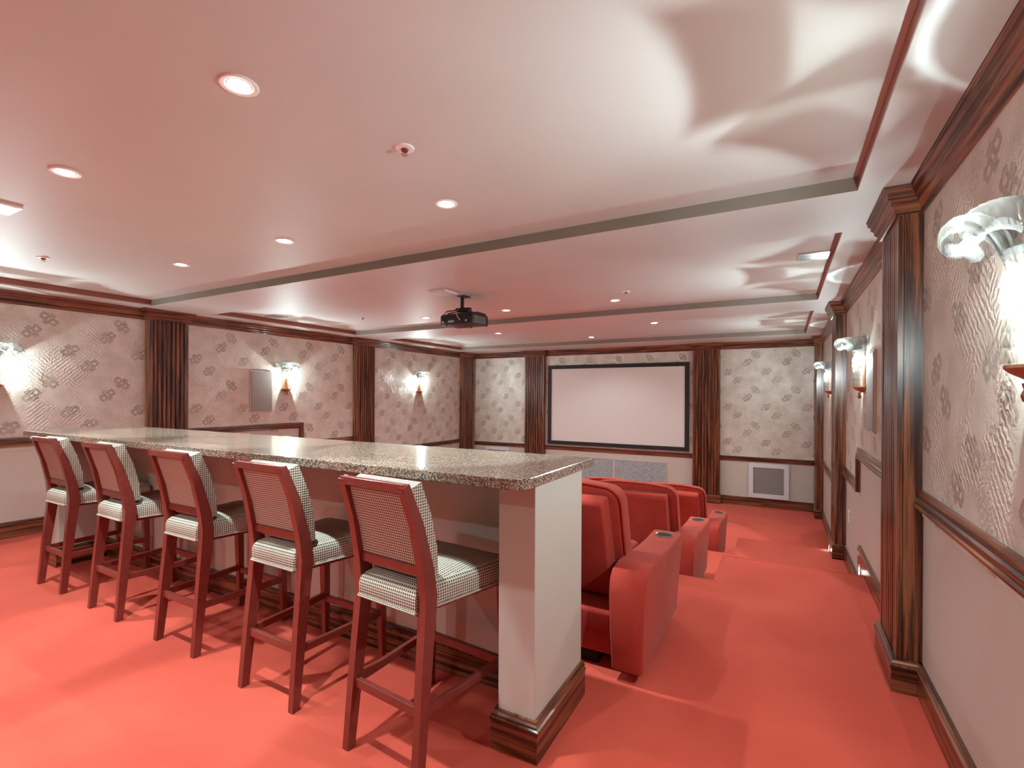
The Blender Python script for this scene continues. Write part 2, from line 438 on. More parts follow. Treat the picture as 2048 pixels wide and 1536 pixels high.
# ceiling: soffit with four recessed trays
mb = MB(); bm = mb.bm
def quad(pts, mi=0):
    f = bm.faces.new([bm.verts.new(p) for p in pts]); f.material_index = mi
ys = [YB-0.1]+[v for t in TRAYS for v in t]+[YF+0.1]
for i in range(0, len(ys), 2):
    quad([(TX0, ys[i], ZS), (TX1, ys[i], ZS), (TX1, ys[i+1], ZS), (TX0, ys[i+1], ZS)])
for xa, xb in ((XL-0.1, TX0), (TX1, XR+0.1)):
    quad([(xa, YB-0.1, ZS), (xb, YB-0.1, ZS), (xb, YF+0.1, ZS), (xa, YF+0.1, ZS)])
for a, b in TRAYS:
    quad([(TX0, a, ZT), (TX1, a, ZT), (TX1, b, ZT), (TX0, b, ZT)])
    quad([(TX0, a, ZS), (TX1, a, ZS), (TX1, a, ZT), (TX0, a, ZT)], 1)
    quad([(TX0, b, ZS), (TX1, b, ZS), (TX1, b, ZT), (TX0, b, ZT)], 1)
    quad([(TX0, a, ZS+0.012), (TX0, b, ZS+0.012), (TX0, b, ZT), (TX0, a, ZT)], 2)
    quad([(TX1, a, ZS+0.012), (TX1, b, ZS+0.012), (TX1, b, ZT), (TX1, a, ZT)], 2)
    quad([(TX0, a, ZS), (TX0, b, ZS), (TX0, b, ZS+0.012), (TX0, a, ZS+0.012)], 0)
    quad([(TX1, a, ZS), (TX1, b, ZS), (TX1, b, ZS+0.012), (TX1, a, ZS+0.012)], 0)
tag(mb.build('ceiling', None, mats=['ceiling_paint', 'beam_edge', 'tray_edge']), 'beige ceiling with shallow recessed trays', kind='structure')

# walls: painted body and a paper layer above the chair rail
RAILS = [(YB, 4.88, 0.86), (4.88, 5.95, 0.58), (5.95, YF, 0.30)]     # rail tops along the side walls
def paper(parent, side):
    mb = MB(); e = 0.004
    if side in 'LR':
        xa, xb = (XL, XL+e) if side == 'L' else (XR-e, XR)
        for y0, y1, z in RAILS: mb.box(xa, xb, y0, y1, z-0.04, ZS)
    else:
        ya, yb = (YF-e, YF) if side == 'F' else (YB, YB+e)
        mb.box(XL, XR, ya, yb, 0.26 if side == 'F' else 0.82, ZS)
    return mb.build('wallpaper', 'wallpaper', parent)
for nm, side, b in (('wall_left', 'L', (XL-0.12, XL, YB-0.1, YF+0.1)), ('wall_right', 'R', (XR, XR+0.12, YB-0.1, YF+0.1)),
                    ('wall_front', 'F', (XL-0.1, XR+0.1, YF, YF+0.12)), ('wall_back', 'B', (XL-0.1, XR+0.1, YB-0.12, YB))):
    o = tag(MB().box(*b, -0.8, 2.5).build(nm, 'wall_paint'), kind='structure')
    paper(o, side)

# crown moulding: four steps, breaking forward round every pilaster
STEP_PROF = [(0, 0.0), (0.012, 0.0)]
for k in range(4):
    b0 = 0.012+k*0.013
    STEP_PROF += [(b0, 0.004+k*0.029), (b0+0.008, 0.012+k*0.029), (b0+0.008, 0.026+k*0.029), (b0+0.013, 0.033+k*0.029)]
STEP_PROF += [(0.066, ZS-CROWN0), (0, ZS-CROWN0)]
def wall_path(side, z):
    s = 1 if side == 'L' else -1; xw = XL if side == 'L' else XR
    pts = [(xw, YB, z)]
    for a, b in PIL[:]:
        pts += [(xw, a, z), (xw+s*PD, a, z), (xw+s*PD, b, z), (xw, b, z)]
    pts += [(xw, YF, z)]
    return pts
FP = [(-4.915, -4.455), (-1.445, -0.985)]        # pilasters on the screen wall
fpath = lambda z: [(XL, YF, z)]+[p for a, b in FP for p in ((a, YF, z), (a, YF-PD, z), (b, YF-PD, z), (b, YF, z))]+[(XR, YF, z)]
tag(MB().sweep(wall_path('R', CROWN0), (0, 0, 1), STEP_PROF, -1).build('trim_1', 'wood_h'), 'stepped dark wood crown moulding along the right wall', kind='structure')
tag(MB().sweep(wall_path('L', CROWN0), (0, 0, 1), STEP_PROF, 1).build('trim_2', 'wood_h'), 'stepped dark wood crown moulding along the left wall', kind='structure')
tag(MB().sweep(fpath(CROWN0), (0, 0, 1), STEP_PROF, 1).build('trim_3', 'wood_h'), 'stepped dark wood crown moulding above the screen', kind='structure')
tag(MB().sweep([(XL, YB, CROWN0), (XR, YB, CROWN0)], (0, 0, 1), STEP_PROF, -1).build('trim_4', 'wood_h'), kind='structure')

# chair rails, dropping with the floor
RAIL_PROF = [(0, -0.08), (0.014, -0.08), (0.018, -0.062), (0.018, -0.045), (0.028, -0.040), (0.028, -0.026), (0.022, -0.022), (0.034, -0.014), (0.034, -0.004), (0.028, 0.0), (0, 0.0)]
def rail(nm, side, pts, label):
    s = 1 if side == 'L' else -1; xw = (XL+0.004) if side == 'L' else (XR-0.004)
    P = [Vector((xw, y, z)) for y, z in pts]
    prof = [(a, b) for b, a in RAIL_PROF]        # out-of-wall is the sweep axis
    mb = MB().sweep(P, (s, 0, 0), prof, s)
    return tag(mb.build(nm, None, mats=['wood_h', 'wood_z']), label, kind='structure')
n = 5
for side, word in (('R', 'right'), ('L', 'left')):
    for pts in ([(YB, 0.86), (2.85, 0.86)], [(3.27, 0.86), (4.88, 0.86), (4.88, 0.58), (5.93, 0.58)], [(6.35, 0.30), (9.05, 0.30)]):
        rail('trim_%d' % n, side, pts, 'dark wood chair rail on the %s wall' % word); n += 1
FZ = 0.30
for x0, x1 in ((XL+PD, FP[0][0]), (FP[0][1], FP[1][0]), (FP[1][1], XR-PD)):
    mb = MB().sweep([(x0, YF-0.004, FZ), (x1, YF-0.004, FZ)], (0, 0, 1), RAIL_PROF, 1)
    tag(mb.build('trim_%d' % n, 'wood_h'), 'dark wood chair rail on the screen wall', kind='structure'); n += 1

# baseboards
BASE_PROF = [(0, 0), (0.020, 0), (0.020, 0.108), (0.024, 0.112), (0.024, 0.122), (0.017, 0.127), (0.020, 0.135), (0.013, 0.143), (0.013, 0.15), (0, 0.15)]
def base_board(nm, side, label):
    s = 1 if side == 'L' else -1; xw = XL if side == 'L' else XR; fl = s
    mb = MB()
    for y0, y1, z in ((YB, 2.85, 0), (3.27, 4.88, 0), (4.86, 5.93, L1), (6.35, 9.05, L2)):
        mb.sweep([(xw, y0, z), (xw, y1, z)], (0, 0, 1), BASE_PROF, fl)
    xs = sorted((xw, xw+s*0.018))
    mb.box(xs[0], xs[1], 4.54, 4.88, L1, 0.0); mb.box(xs[0], xs[1], 6.2, 6.57, L2, L1)
    return tag(mb.build(nm, 'wood_h'), label, kind='structure')
base_board('baseboard_right', 'R', 'dark wood baseboard stepping down the right wall')
base_board('baseboard_left', 'L', 'dark wood baseboard along the left wall')
mb = MB()
for x0, x1 in ((XL+PD, FP[0][0]), (FP[0][1], FP[1][0]), (FP[1][1], XR-PD)):
    mb.sweep([(x0, YF, L2), (x1, YF, L2)], (0, 0, 1), BASE_PROF, 1)
tag(mb.build('baseboard_front', 'wood_h'), 'dark wood baseboard below the screen', kind='structure')
tag(MB().sweep([(XL, YB, 0), (XR, YB, 0)], (0, 0, 1), BASE_PROF, -1).build('baseboard_back', 'wood_h'), kind='structure')

# ---------------------------------------------------------------- pilasters
def pilaster(kind, a, b, zf, label, zlow=None):
    """kind L/R on a side wall over y in [a,b]; F on the screen wall over x in [a,b]"""
    w = b-a; c = (a+b)/2
    loc = {'L': (XL, c, zf), 'R': (XR, c, zf), 'F': (c, YF, zf)}[kind]; rz = {'L': PI/2, 'R': -PI/2, 'F': 0}[kind]
    t = thing('pilaster', label, 'pilaster', loc, rz, 'fluted wood pilasters')
    # local: x along the wall, -y out of the wall, z up from its floor
    h = CROWN0-zf; z0 = (zlow-zf) if zlow is not None else 0
    wd = 'wood_z'
    MB().box(-w/2, w/2, -PD+0.022, 0.0, z0, h+0.1).build('shaft', wd, t)
    nre = 7; mg = 0.042; pw = (w-2*mg)/nre
    for sx in (-1, 1):
        MB().box(min(sx*w/2, sx*(w/2-mg)), max(sx*w/2, sx*(w/2-mg)), -PD, -PD+0.024, 0.10, h).build('edge_strip', wd, t)
    rm = None
    for k in range(nre):
        x = -w/2+mg+pw*(k+0.5)
        if rm is None:
            o = MB().prism([(-pw*0.37, -PD+0.024), (-pw*0.37, -PD+0.010), (-pw*0.20, -PD+0.001), (pw*0.20, -PD+0.001), (pw*0.37, -PD+0.010), (pw*0.37, -PD+0.024)], 0.10, h, axis='z').build('reed', wd, t)
            rm = o.data
        else:
            o = bpy.data.objects.new('reed', rm); COL.objects.link(o); o.parent = t
        o.location = (x, 0, 0)
    bw = 'wood_h' if kind == 'F' else 'wood_h'
    pth = [(w/2, 0, 0), (w/2, -PD, 0), (-w/2, -PD, 0), (-w/2, 0, 0)]
    o = MB().sweep(pth, (0, 0, 1), BASE_PROF, -1).build('plinth', bw, t)
    if zlow is not None: MB().box(-w/2-0.02, w/2+0.02, -PD-0.02, 0, z0, 0.01).build('plinth_skirt', bw, t)
    return t
ordn = {1: 'nearest', 2: 'middle', 3: 'corner'}
for i, (zf, zl) in ((1, (0, None)), (2, (L1, L2)), (3, (L2, None))):
    a, b = PIL[i-1]
    pilaster('R', a, b, zf, ['', 'tall striped wood pilaster on the right wall, nearest the camera beside the bright sconce', 'striped wood pilaster on the right wall between the two far sconces', 'striped wood pilaster at the far end of the right wall by the screen wall'][i], zl)
    pilaster('L', a, b, zf, ['', 'wide dark wood pilaster on the left wall beyond the bar end', 'dark wood pilaster on the left wall between the two far sconces', 'dark wood pilaster in the left corner by the screen wall'][i], zl)
for i, (a, b) in enumerate(FP):
    pilaster('F', a, b, L2, ['fluted wood pilaster standing at the left edge of the projection screen', 'fluted wood pilaster standing at the right edge of the projection screen'][i])

# ================================================================ bar
BX0, BX1 = -5.19, -0.775
mb = MB()
r = 0.055; pts = []
def arc(cx, cy, a0, a1, r, n=6): return [(cx+r*math.cos(a0+(a1-a0)*i/n), cy+r*math.sin(a0+(a1-a0)*i/n)) for i in range(n+1)]
y0, y1 = 1.482, 2.20
pts = arc(BX1-r, y0+r, -PI/2, 0, r)+[(BX1, y1), (BX0, y1)]+arc(BX0+r, y0+r, PI, 1.5*PI, r)
mb.prism(pts, 1.03, 1.07, axis='z', bev=0.004, seg=2)
tag(mb.build('bar_worktop', 'granite'), 'long speckled brown granite bar top with rounded corners', 'countertop')
bar = thing('bar_counter', 'beige painted bar wall with end posts and striped wood base under the granite top', 'bar counter', (XCEN, 1.9, 0))
def bpart(name, mb, mat): return mb.build(name, mat, bar, loc=(-XCEN, -1.9, 0))
PY0, PY1, WY = 1.635, 2.115, 1.965
RPX, LPX = (-0.96, -0.803), (-5.12, -4.963)
bpart('panel', MB().box(LPX[1]-0.02, RPX[0]+0.02, WY, PY1, 0, 1.03), 'wall_paint')
bpart('end_post', MB().box(*RPX, PY0, PY1, 0, 1.03, 0.002, 1), 'wall_paint')
bpart('end_post', MB().box(*LPX, PY0, PY1, 0, 1.03, 0.002, 1), 'wall_paint')
bpart('front_base_moulding', MB().sweep([(LPX[1], WY, 0), (RPX[0], WY, 0)], (0, 0, 1), BASE_PROF, 1), 'wood_h')
bpart('end_base_moulding', MB().sweep([(RPX[0], WY, 0), (RPX[0], PY0, 0), (RPX[1], PY0, 0), (RPX[1], PY1, 0)], (0, 0, 1), BASE_PROF, 1), 'wood_h')
bpart('end_base_moulding', MB().sweep([(LPX[0], PY1, 0), (LPX[0], PY0, 0), (LPX[1], PY0, 0), (LPX[1], WY, 0)], (0, 0, 1), BASE_PROF, 1), 'wood_h')
bpart('shade_strip', MB().box(LPX[1], RPX[0], WY-0.02, WY+0.02, 0.96, 1.03), 'wood_h')  # dark strip standing in for the shade below the granite top

# ================================================================ bar stools
def make_stool():
    t = thing('bar_stool', 'stool', 'bar stool')
    sw = 'stool_wood'
    # local: faces +y, origin on the floor between the rear feet
    for s in (-1, 1):
        pts = [(s*0.183, -0.004, 0), (s*0.177, 0.024, 0.30), (s*0.171, 0.052, 0.56), (s*0.171, 0.058, 0.64), (s*0.170, 0.045, 0.74), (s*0.165, 0.005, 0.905), (s*0.158, -0.050, 1.052)]
        sec = [(0.030, 0.036), (0.034, 0.046), (0.036, 0.056), (0.036, 0.060), (0.034, 0.054), (0.032, 0.042), (0.030, 0.030)]
        MB().chain(pts, sec, bev=0.003).build('rear_leg', sw, t, smooth=True)
        MB().chain([(s*0.215, 0.486, 0), (s*0.212, 0.478, 0.30), (s*0.208, 0.468, 0.60)], [(0.026, 0.026), (0.036, 0.036), (0.042, 0.042)], bev=0.003).build('front_leg', sw, t, smooth=True)
        MB().bar((s*0.178, 0.02, 0.25), (s*0.212, 0.478, 0.25), 0.020, 0.034, 0.003).build('side_stretcher', sw, t)
    MB().bar((-0.176, 0.020, 0.25), (0.176, 0.020, 0.25), 0.022, 0.034, 0.003).build('rear_stretcher', sw, t)
    MB().bar((-0.212, 0.478, 0.235), (0.212, 0.478, 0.235), 0.022, 0.036, 0.003).build('front_stretcher', sw, t)
    MB().bar((-0.168, -0.048, 1.042), (0.168, -0.048, 1.042), 0.028, 0.030, 0.002).build('top_rail', sw, t)
    MB().bar((-0.168, 0.044, 0.735), (0.168, 0.044, 0.735), 0.026, 0.036, 0.003).build('lower_rail', sw, t)
    # rear woven panel inside the frame
    MB().chain([(0, 0.048, 0.73), (0, 0.022, 0.86), (0, -0.032, 1.027)], [(0.31, 0.012), (0.305, 0.012), (0.295, 0.012)]).build('back_panel', 'weave', t)
    # front back-cushion, thick slab following the curve
    mb = MB()
    P = [(0.082, 0.70), (0.066, 0.80), (0.036, 0.92), (-0.006, 1.046)]
    mb.chain([(0, y+0.012, z) for y, z in P], [(0.325, 0.050), (0.335, 0.062), (0.335, 0.062), (0.325, 0.050)])
    es = [e for e in mb.bm.edges if e.calc_face_angle(0) > 0.9]
    bmesh.ops.bevel(mb.bm, geom=es, offset=0.016, segments=3, profile=0.5, affect='EDGES')
    mb.build('back_cushion', 'weave', t, smooth=60)
    # seat: trapezoid cushion, domed, with a cord along its lower edge
    out = [(-0.150, 0.015), (0.150, 0.015), (0.158, 0.085), (0.213, 0.39), (0.226, 0.492), (0.20, 0.518), (-0.20, 0.518), (-0.226, 0.492), (-0.213, 0.39), (-0.158, 0.085)]
    mb = MB(); n = len(out); c = Vector((0, 0.27, 0)); rings = []
    for k, z in ((0.99, 0.590), (1.0, 0.600), (1.0, 0.640), (0.975, 0.662), (0.90, 0.679), (0.65, 0.695), (0.3, 0.702)):
        rings.append([mb.bm.verts.new((c.x+(x-c.x)*k, c.y+(y-c.y)*k, z)) for x, y in out])
    for j in range(len(rings)-1):
        for i in range(n): mb.bm.faces.new([rings[j][i], rings[j][(i+1) % n], rings[j+1][(i+1) % n], rings[j+1][i]])
    mb.bm.faces.new(rings[0][::-1]); mb.bm.faces.new(rings[-1])
    seat = mb.build('seat', 'weave', t, smooth=50)
    MB().tube([(x*1.008, 0.27+(y-0.27)*1.008, 0.592) for x, y in out+out[:1]], 0.006, 6).build('piping', 'weave', seat)
    MB().prism([(x*0.93, 0.27+(y-0.27)*0.92) for x, y in out], 0.572, 0.592, axis='z').build('seat_frame', sw, t)
    return t
stool0 = make_stool()
STOOLS = [(-1.275, 1.335, -5, 'patterned bar stool nearest the camera, beside the beige end post'),
          (-2.012, 1.392, -1, 'patterned bar stool second from the beige end post in front'),
          (-2.838, 1.428, 0, 'middle patterned bar stool of the five along the bar'),
          (-3.655, 1.430, -1, 'patterned bar stool second from the far left end of the bar'),
          (-4.455, 1.436, 0, 'patterned bar stool at the far left end of the bar')]
for i, (x, y, a, lab) in enumerate(STOOLS):
    o = stool0 if i == 0 else dup(stool0)
    o.location = (x, y, 0); o.rotation_euler = (0, 0, math.radians(a)); o['label'] = lab; o['group'] = 'bar stools along the granite bar'

# ================================================================ theatre seats
def make_arm(t, x0, x1, yb):
    """arm block: flared sides, sloped back, dished top, cup holder near the front"""
    mb = MB(); bm = mb.bm
    prof = [(yb+0.010, 0.05), (yb-0.004, 0.25), (yb, 0.42), (yb+0.018, 0.485), (yb+0.06, 0.522), (yb+0.15, 0.535), (yb+0.28, 0.530), (yb+0.50, 0.508), (yb+0.72, 0.498), (yb+0.95, 0.500), (yb+0.968, 0.470), (yb+0.925, 0.34), (yb+0.88, 0.20), (yb+0.86, 0.05)]
    xm = (x0+x1)/2; hw = (x1-x0)/2; rings = []
    for s in (-1, 1):
        ring = []
        for y, z in prof:
            k = 0.84+0.16*min(1, max(0, (z-0.05)/0.40))
            ring.append(bm.verts.new((xm+s*hw*k, y, z)))
        rings.append(ring)
    n = len(prof)
    for i in range(n): bm.faces.new([rings[0][i], rings[0][(i+1) % n], rings[1][(i+1) % n], rings[1][i]])
    bm.faces.new(rings[0][::-1]); bm.faces.new(rings[1])
    bmesh.ops.recalc_face_normals(bm, faces=bm.faces[:])
    es = [e for e in bm.edges if e.calc_face_angle(0) > 0.6]
    bmesh.ops.bevel(bm, geom=es, offset=0.014, segments=3, profile=0.5, affect='EDGES')
    a = mb.build('armrest', 'suede', t, smooth=50)
    cy, cz = yb+0.83, 0.500
    MB().lathe([(0.052, -0.006), (0.054, 0.003), (0.053, 0.006), (0.049, 0.006), (0.047, 0.004), (0.047, -0.004)], (xm, cy, cz), 24).build('cup_rim', 'cup_chrome', a, smooth=True)
    MB().lathe([(0.0, 0.0035), (0.0475, 0.0035)], (xm, cy, cz), 24).build('cup_well', 'cup_dark', a)
    return a
def make_seat(end_arm):
    t = thing('theater_seat', 'seat', 'theater seat')
    # local: x centred on the seat, y=0 at the back of the arm, faces +y
    hw = 0.335
    MB().prism([(0.09, 0.07), (0.07, 0.29), (0.30, 0.30), (0.30, 0.07)], -hw, hw, 0.02).build('back_base', 'suede', t, smooth=50)
    MB().box(-0.27, 0.27, 0.30, 0.79, 0.07, 0.30, 0.02).build('seat_base', 'suede', t, smooth=50)
    MB().box(-0.25, 0.25, 0.12, 0.76, 0.0, 0.08).build('plinth', 'cup_dark', t)
    MB().prism([(0.215, 0.315), (0.140, 0.50), (0.030, 0.82), (0.045, 0.845), (0.13, 0.855), (0.22, 0.62), (0.34, 0.315)], -0.297, 0.297, 0.014).build('back_shell', 'suede', t, smooth=50)
    # front pillow slab, rounded top corners in the x-z plane, leaning with the shell
    mb = MB(); R = 0.09; ph = 0.355; zt = 0.90; zb = 0.42
    out = [(-ph, zb), (ph, zb), (ph, zt-R)]+arc(ph-R, zt-R, 0, PI/2, R, 5)[1:]+[(0.12, zt+0.014), (-0.12, zt+0.014)]+arc(-ph+R, zt-R, PI/2, PI, R, 5)
    mb.prism(out, 0.0, 0.15, axis='y', bev=0.028, seg=3)
    for v in mb.bm.verts: v.co.y += 0.115+(0.90-v.co.z)*0.33
    pil = mb.build('back_pillow', 'suede', t, smooth=50)
    mb = MB(); crv = [(x*1.002, 0.122+(0.90-z)*0.33, z) for x, z in out[1:-1]]
    mb.tube(crv+[(-ph, 0.122+(0.90-zb)*0.33, zb)], 0.007, 6).build('welt', 'suede', pil)
    MB().prism([(0.36, 0.30), (0.36, 0.46), (0.78, 0.46), (0.86, 0.43), (0.86, 0.33), (0.80, 0.30)], -0.275, 0.275, 0.035).build('seat_cushion', 'suede', t, smooth=50)
    if end_arm: make_arm(t, 0.338, 0.515, 0.0)
    else: make_arm(t, 0.277, 0.437, 0.42)
    return t
PITCH = 0.715
seatA = make_seat(True); seatB = make_seat(False)
ROWS = [(-1.065, 2.27, 0.0), (-1.105, 3.95, L1), (-1.105, 5.63, L2)]
RL = ['row right behind the bar', 'middle row', 'row nearest the screen']
firstA, firstB = True, True
for ri, (x, y, z) in enumerate(ROWS):
    for k in range(3 if ri else 2):
        lab = 'red suede recliner of the %s, %s' % (RL[ri], ['at the aisle', 'second from the aisle', 'third from the aisle'][k])
        if k == 0: o = seatA if firstA else dup(seatA); firstA = False
        else: o = seatB if firstB else dup(seatB); firstB = False
        o.location = (x-PITCH*k, y, z); o['label'] = lab; o['group'] = 'red theater recliners in three rows'

# ================================================================ sconces
def make_sconce():
    t = thing('wall_sconce', 'sconce', 'sconce')
    # local: wall plane is y=0, light reaches out along -y, z=0 at the cap's underside
    MB().box(-0.05, 0.05, -0.012, 0.0, 0.02, 0.30, 0.004).build('backplate', 'brass', t)
    MB().lathe([(0.0, -0.028), (0.030, -0.022), (0.066, 0.0), (0.078, 0.012), (0.078, 0.020), (0.0, 0.020)], (0, 0, 0), 20, PI, 2*PI).build('bottom_cap', 'brass', t, smooth=True)
    MB().lathe([(0.0, -0.075), (0.010, -0.070), (0.014, -0.055), (0.008, -0.04), (0.012, -0.025), (0.0, -0.024)], (0, -0.035, 0), 12).build('finial', 'brass', t, smooth=True)
    bead = None; NS = 8; rb = 0.076
    for s in range(NS):
        a = PI+PI*(s+0.5)/NS
        for k in range(6):
            if bead is None:
                o = MB().lathe([(0.0, 0.0), (0.0105, 0.0015), (0.0110, 0.006), (0.0035, 0.038), (0.0, 0.040)], (0, 0, 0), 6).build('bead', 'bead_glass', t, smooth=40); bead = o.data
            else:
                o = bpy.data.objects.new('bead', bead); COL.objects.link(o); o.parent = t
            o.location = (rb*math.cos(a), rb*math.sin(a), 0.022+k*0.0385)
    # plumes: five ribbed glass leaves, the tips curl over
    path = [(0.066, 0.235), (0.072, 0.27), (0.082, 0.31), (0.098, 0.35), (0.122, 0.385), (0.150, 0.402), (0.180, 0.398), (0.199, 0.378), (0.202, 0.352), (0.188, 0.332), (0.166, 0.330), (0.152, 0.344), (0.154, 0.360)]
    wid = [0.020, 0.030, 0.044, 0.056, 0.066, 0.072, 0.072, 0.066, 0.058, 0.050, 0.044, 0.038, 0.032]
    mb = MB(); NW = 15; grid = []
    for (r_, z_), w_ in zip(path, wid):
        row = []
        for j in range(NW):
            u = j/(NW-1)*2-1
            rib = 0.0022*(1 if j % 2 else -1)
            row.append(mb.bm.verts.new((u*w_, -(r_+rib-0.010*u*u), z_-0.016*u*u+(0.0 if abs(u) < 0.9 else -0.004))))
        grid.append(row)
    for i in range(len(grid)-1):
        for j in range(NW-1): mb.bm.faces.new([grid[i][j], grid[i][j+1], grid[i+1][j+1], grid[i+1][j]])
    r_ = bmesh.ops.solidify(mb.bm, geom=mb.bm.faces[:], thickness=0.004)
    leaf = mb.build('glass_plume', 'plume', t, smooth=60); lm = leaf.data
    for k, ang in enumerate((-80, -40, 0, 40, 80)):
        o = leaf if k == 0 else bpy.data.objects.new('glass_plume', lm)
        if k: COL.objects.link(o); o.parent = t
        o.rotation_euler = (0, 0, math.radians(ang))
    MB().lathe([(0.0, 0.300), (0.040, 0.300), (0.066, 0.290), (0.078, 0.305), (0.066, 0.297), (0.040, 0.308), (0.0, 0.308)], (0, 0, 0), 20, PI, 2*PI).build('soffit_shield', 'shield_glass', t, smooth=True)  # half disc added to keep the bulb's direct light off the soffit
    MB().lathe([(0.0, -0.03), (0.010, -0.03), (0.016, -0.008), (0.014, 0.016), (0.0, 0.032)], (0, -0.040, 0.225), 12).build('lamp_bulb', 'bulb', t, smooth=True)
    MB().lathe([(0.0, -0.06), (0.012, -0.06), (0.012, -0.03), (0.0, -0.03)], (0, -0.040, 0.225), 12).build('lamp_holder', 'brass', t)
    return t
SC = [('R', 1.65, 'glass plume wall sconce at the right edge, nearest the camera'), ('R', 4.65, 'lit glass plume sconce on the right wall between the fluted pilasters'),
      ('R', 7.65, 'lit glass plume sconce on the right wall, closest to the screen'), ('L', 1.62, 'lit glass plume sconce at the left edge above the bar end'),
      ('L', 4.65, 'lit glass plume sconce on the left wall beside the flat wall speaker'), ('L', 7.65, 'lit glass plume sconce on the left wall, closest to the screen')]
sc0 = make_sconce()
for i, (s, y, lab) in enumerate(SC):
    o = sc0 if i == 0 else dup(sc0)
    o.location = (XL+0.004 if s == 'L' else XR-0.004, y, 1.42); o.rotation_euler = (0, 0, PI/2 if s == 'L' else -PI/2)
    o['label'] = lab; o['group'] = 'glass plume wall sconces'
for i, (s, y, lab) in enumerate(SC):
    d = 1 if s == 'L' else -1
    light('sconce_light', 'POINT', ((XL if s == 'L' else XR)+d*0.050, y, 1.625), SCONCE_W, SCONCE_COL, shadow_soft_size=0.012)
    l = light('sconce_glow', 'SPOT', ((XL if s == 'L' else XR)+d*0.056, y, 1.625), SHADE_W, SCONCE_COL, spot_size=math.radians(172), spot_blend=0.5, shadow_soft_size=0.012)
    l.rotation_euler = (0, -d*PI/2, 0)

# ================================================================ ceiling fittings
def make_can():
    t = thing('recessed_light', 'can', 'ceiling light')
    MB().lathe([(0.060, 0.0), (0.060, -0.005), (0.056, -0.008), (0.044, -0.006), (0.041, 0.0)], (0, 0, 0), 28).build('trim_ring', 'white_metal', t, smooth=40)
    MB().lathe([(0.041, -0.002), (0.040, -0.004), (0.036, -0.0045)], (0, 0, 0), 28).build('baffle', 'reflector', t, smooth=True)
    MB().lathe([(0.0, -0.004), (0.037, -0.004)], (0, 0, 0), 28).build('lamp', 'can_lamp', t)
    return t
CANS = [(-1.58, 0.98, 'round recessed light nearest the camera, largest on the ceiling'), (-2.91, 0.98, 'round recessed light at the upper left, beside the square ceiling speaker'), (-4.17, 0.98, 'round recessed light left of the square ceiling speaker'),
        (-1.58, 2.12, 'round recessed light above the near end of the bar'), (-2.91, 2.12, 'round recessed light above the middle of the bar'), (-4.17, 2.12, 'round recessed light above the far left of the bar'),
        (-4.14, 5.12, 'small recessed light just left of the projector'), (-2.92, 5.12, 'small recessed light just right of the projector'), (-1.58, 5.12, 'small recessed light in the middle tray, nearest the right wall'),
        (-4.11, 6.95, 'small recessed light in the far tray, leftmost of three'), (-2.93, 8.14, 'small recessed light in the far tray, centred on the screen'), (-1.58, 6.95, 'small recessed light in the far tray, rightmost of three'),
        (-1.58, -0.75, 'round recessed light behind the camera, right'), (-2.91, -0.75, 'round recessed light behind the camera, middle'), (-4.17, -0.75, 'round recessed light behind the camera, left')]
can0 = make_can()
for i, (x, y, lab) in enumerate(CANS):
    o = can0 if i == 0 else dup(can0)
    o.location = (x, y, ZT); o['label'] = lab; o['group'] = 'round recessed ceiling lights'
    light('can_beam', 'SPOT', (x, y, ZT-0.012), CAN_W, CAN_COL, spot_size=math.radians(56), spot_blend=0.16, shadow_soft_size=0.022)
    light('can_spill', 'SPOT', (x, y, ZT-0.012), HALO_W, CAN_COL, spot_size=math.radians(140), spot_blend=0.5, shadow_soft_size=0.022)

def make_sprinkler():
    t = thing('sprinkler', 's', 'sprinkler')
    MB().lathe([(0.0, 0.0), (0.040, 0.0), (0.038, -0.006), (0.024, -0.008), (0.0, -0.008)], (0, 0, 0), 20).build('escutcheon', 'white_metal', t, smooth=40)
    MB().lathe([(0.0, -0.007), (0.016, -0.007), (0.013, -0.016), (0.0, -0.016)], (0, 0, 0), 10).build('body', 'sprinkler_red', t)
    for s in (-1, 1): MB().tube([(s*0.010, 0, -0.014), (s*0.013, 0, -0.020), (s*0.004, 0, -0.029)], 0.0022, 6).build('frame_arm', 'sprinkler_red', t)
    MB().lathe([(0.0, -0.028), (0.016, -0.029), (0.016, -0.031), (0.0, -0.032)], (0, 0, 0), 12).build('deflector', 'silver', t)
    return t
sp0 = make_sprinkler()
for i, (x, y, lab) in enumerate([(-1.377, 1.56, 'red and white fire sprinkler on the near ceiling, largest of them'), (-4.89, 1.52, 'small fire sprinkler on the ceiling at the upper left'), (-4.889, 4.73, 'tiny fire sprinkler on the ceiling left of the projector'), (-1.353, 4.75, 'tiny fire sprinkler on the ceiling right of the projector'), (-4.9, 8.05, 'tiny fire sprinkler on the far ceiling near the left pilaster')]):
    o = sp0 if i == 0 else dup(sp0)
    o.location = (x, y, ZT); o['label'] = lab; o['group'] = 'ceiling fire sprinklers'

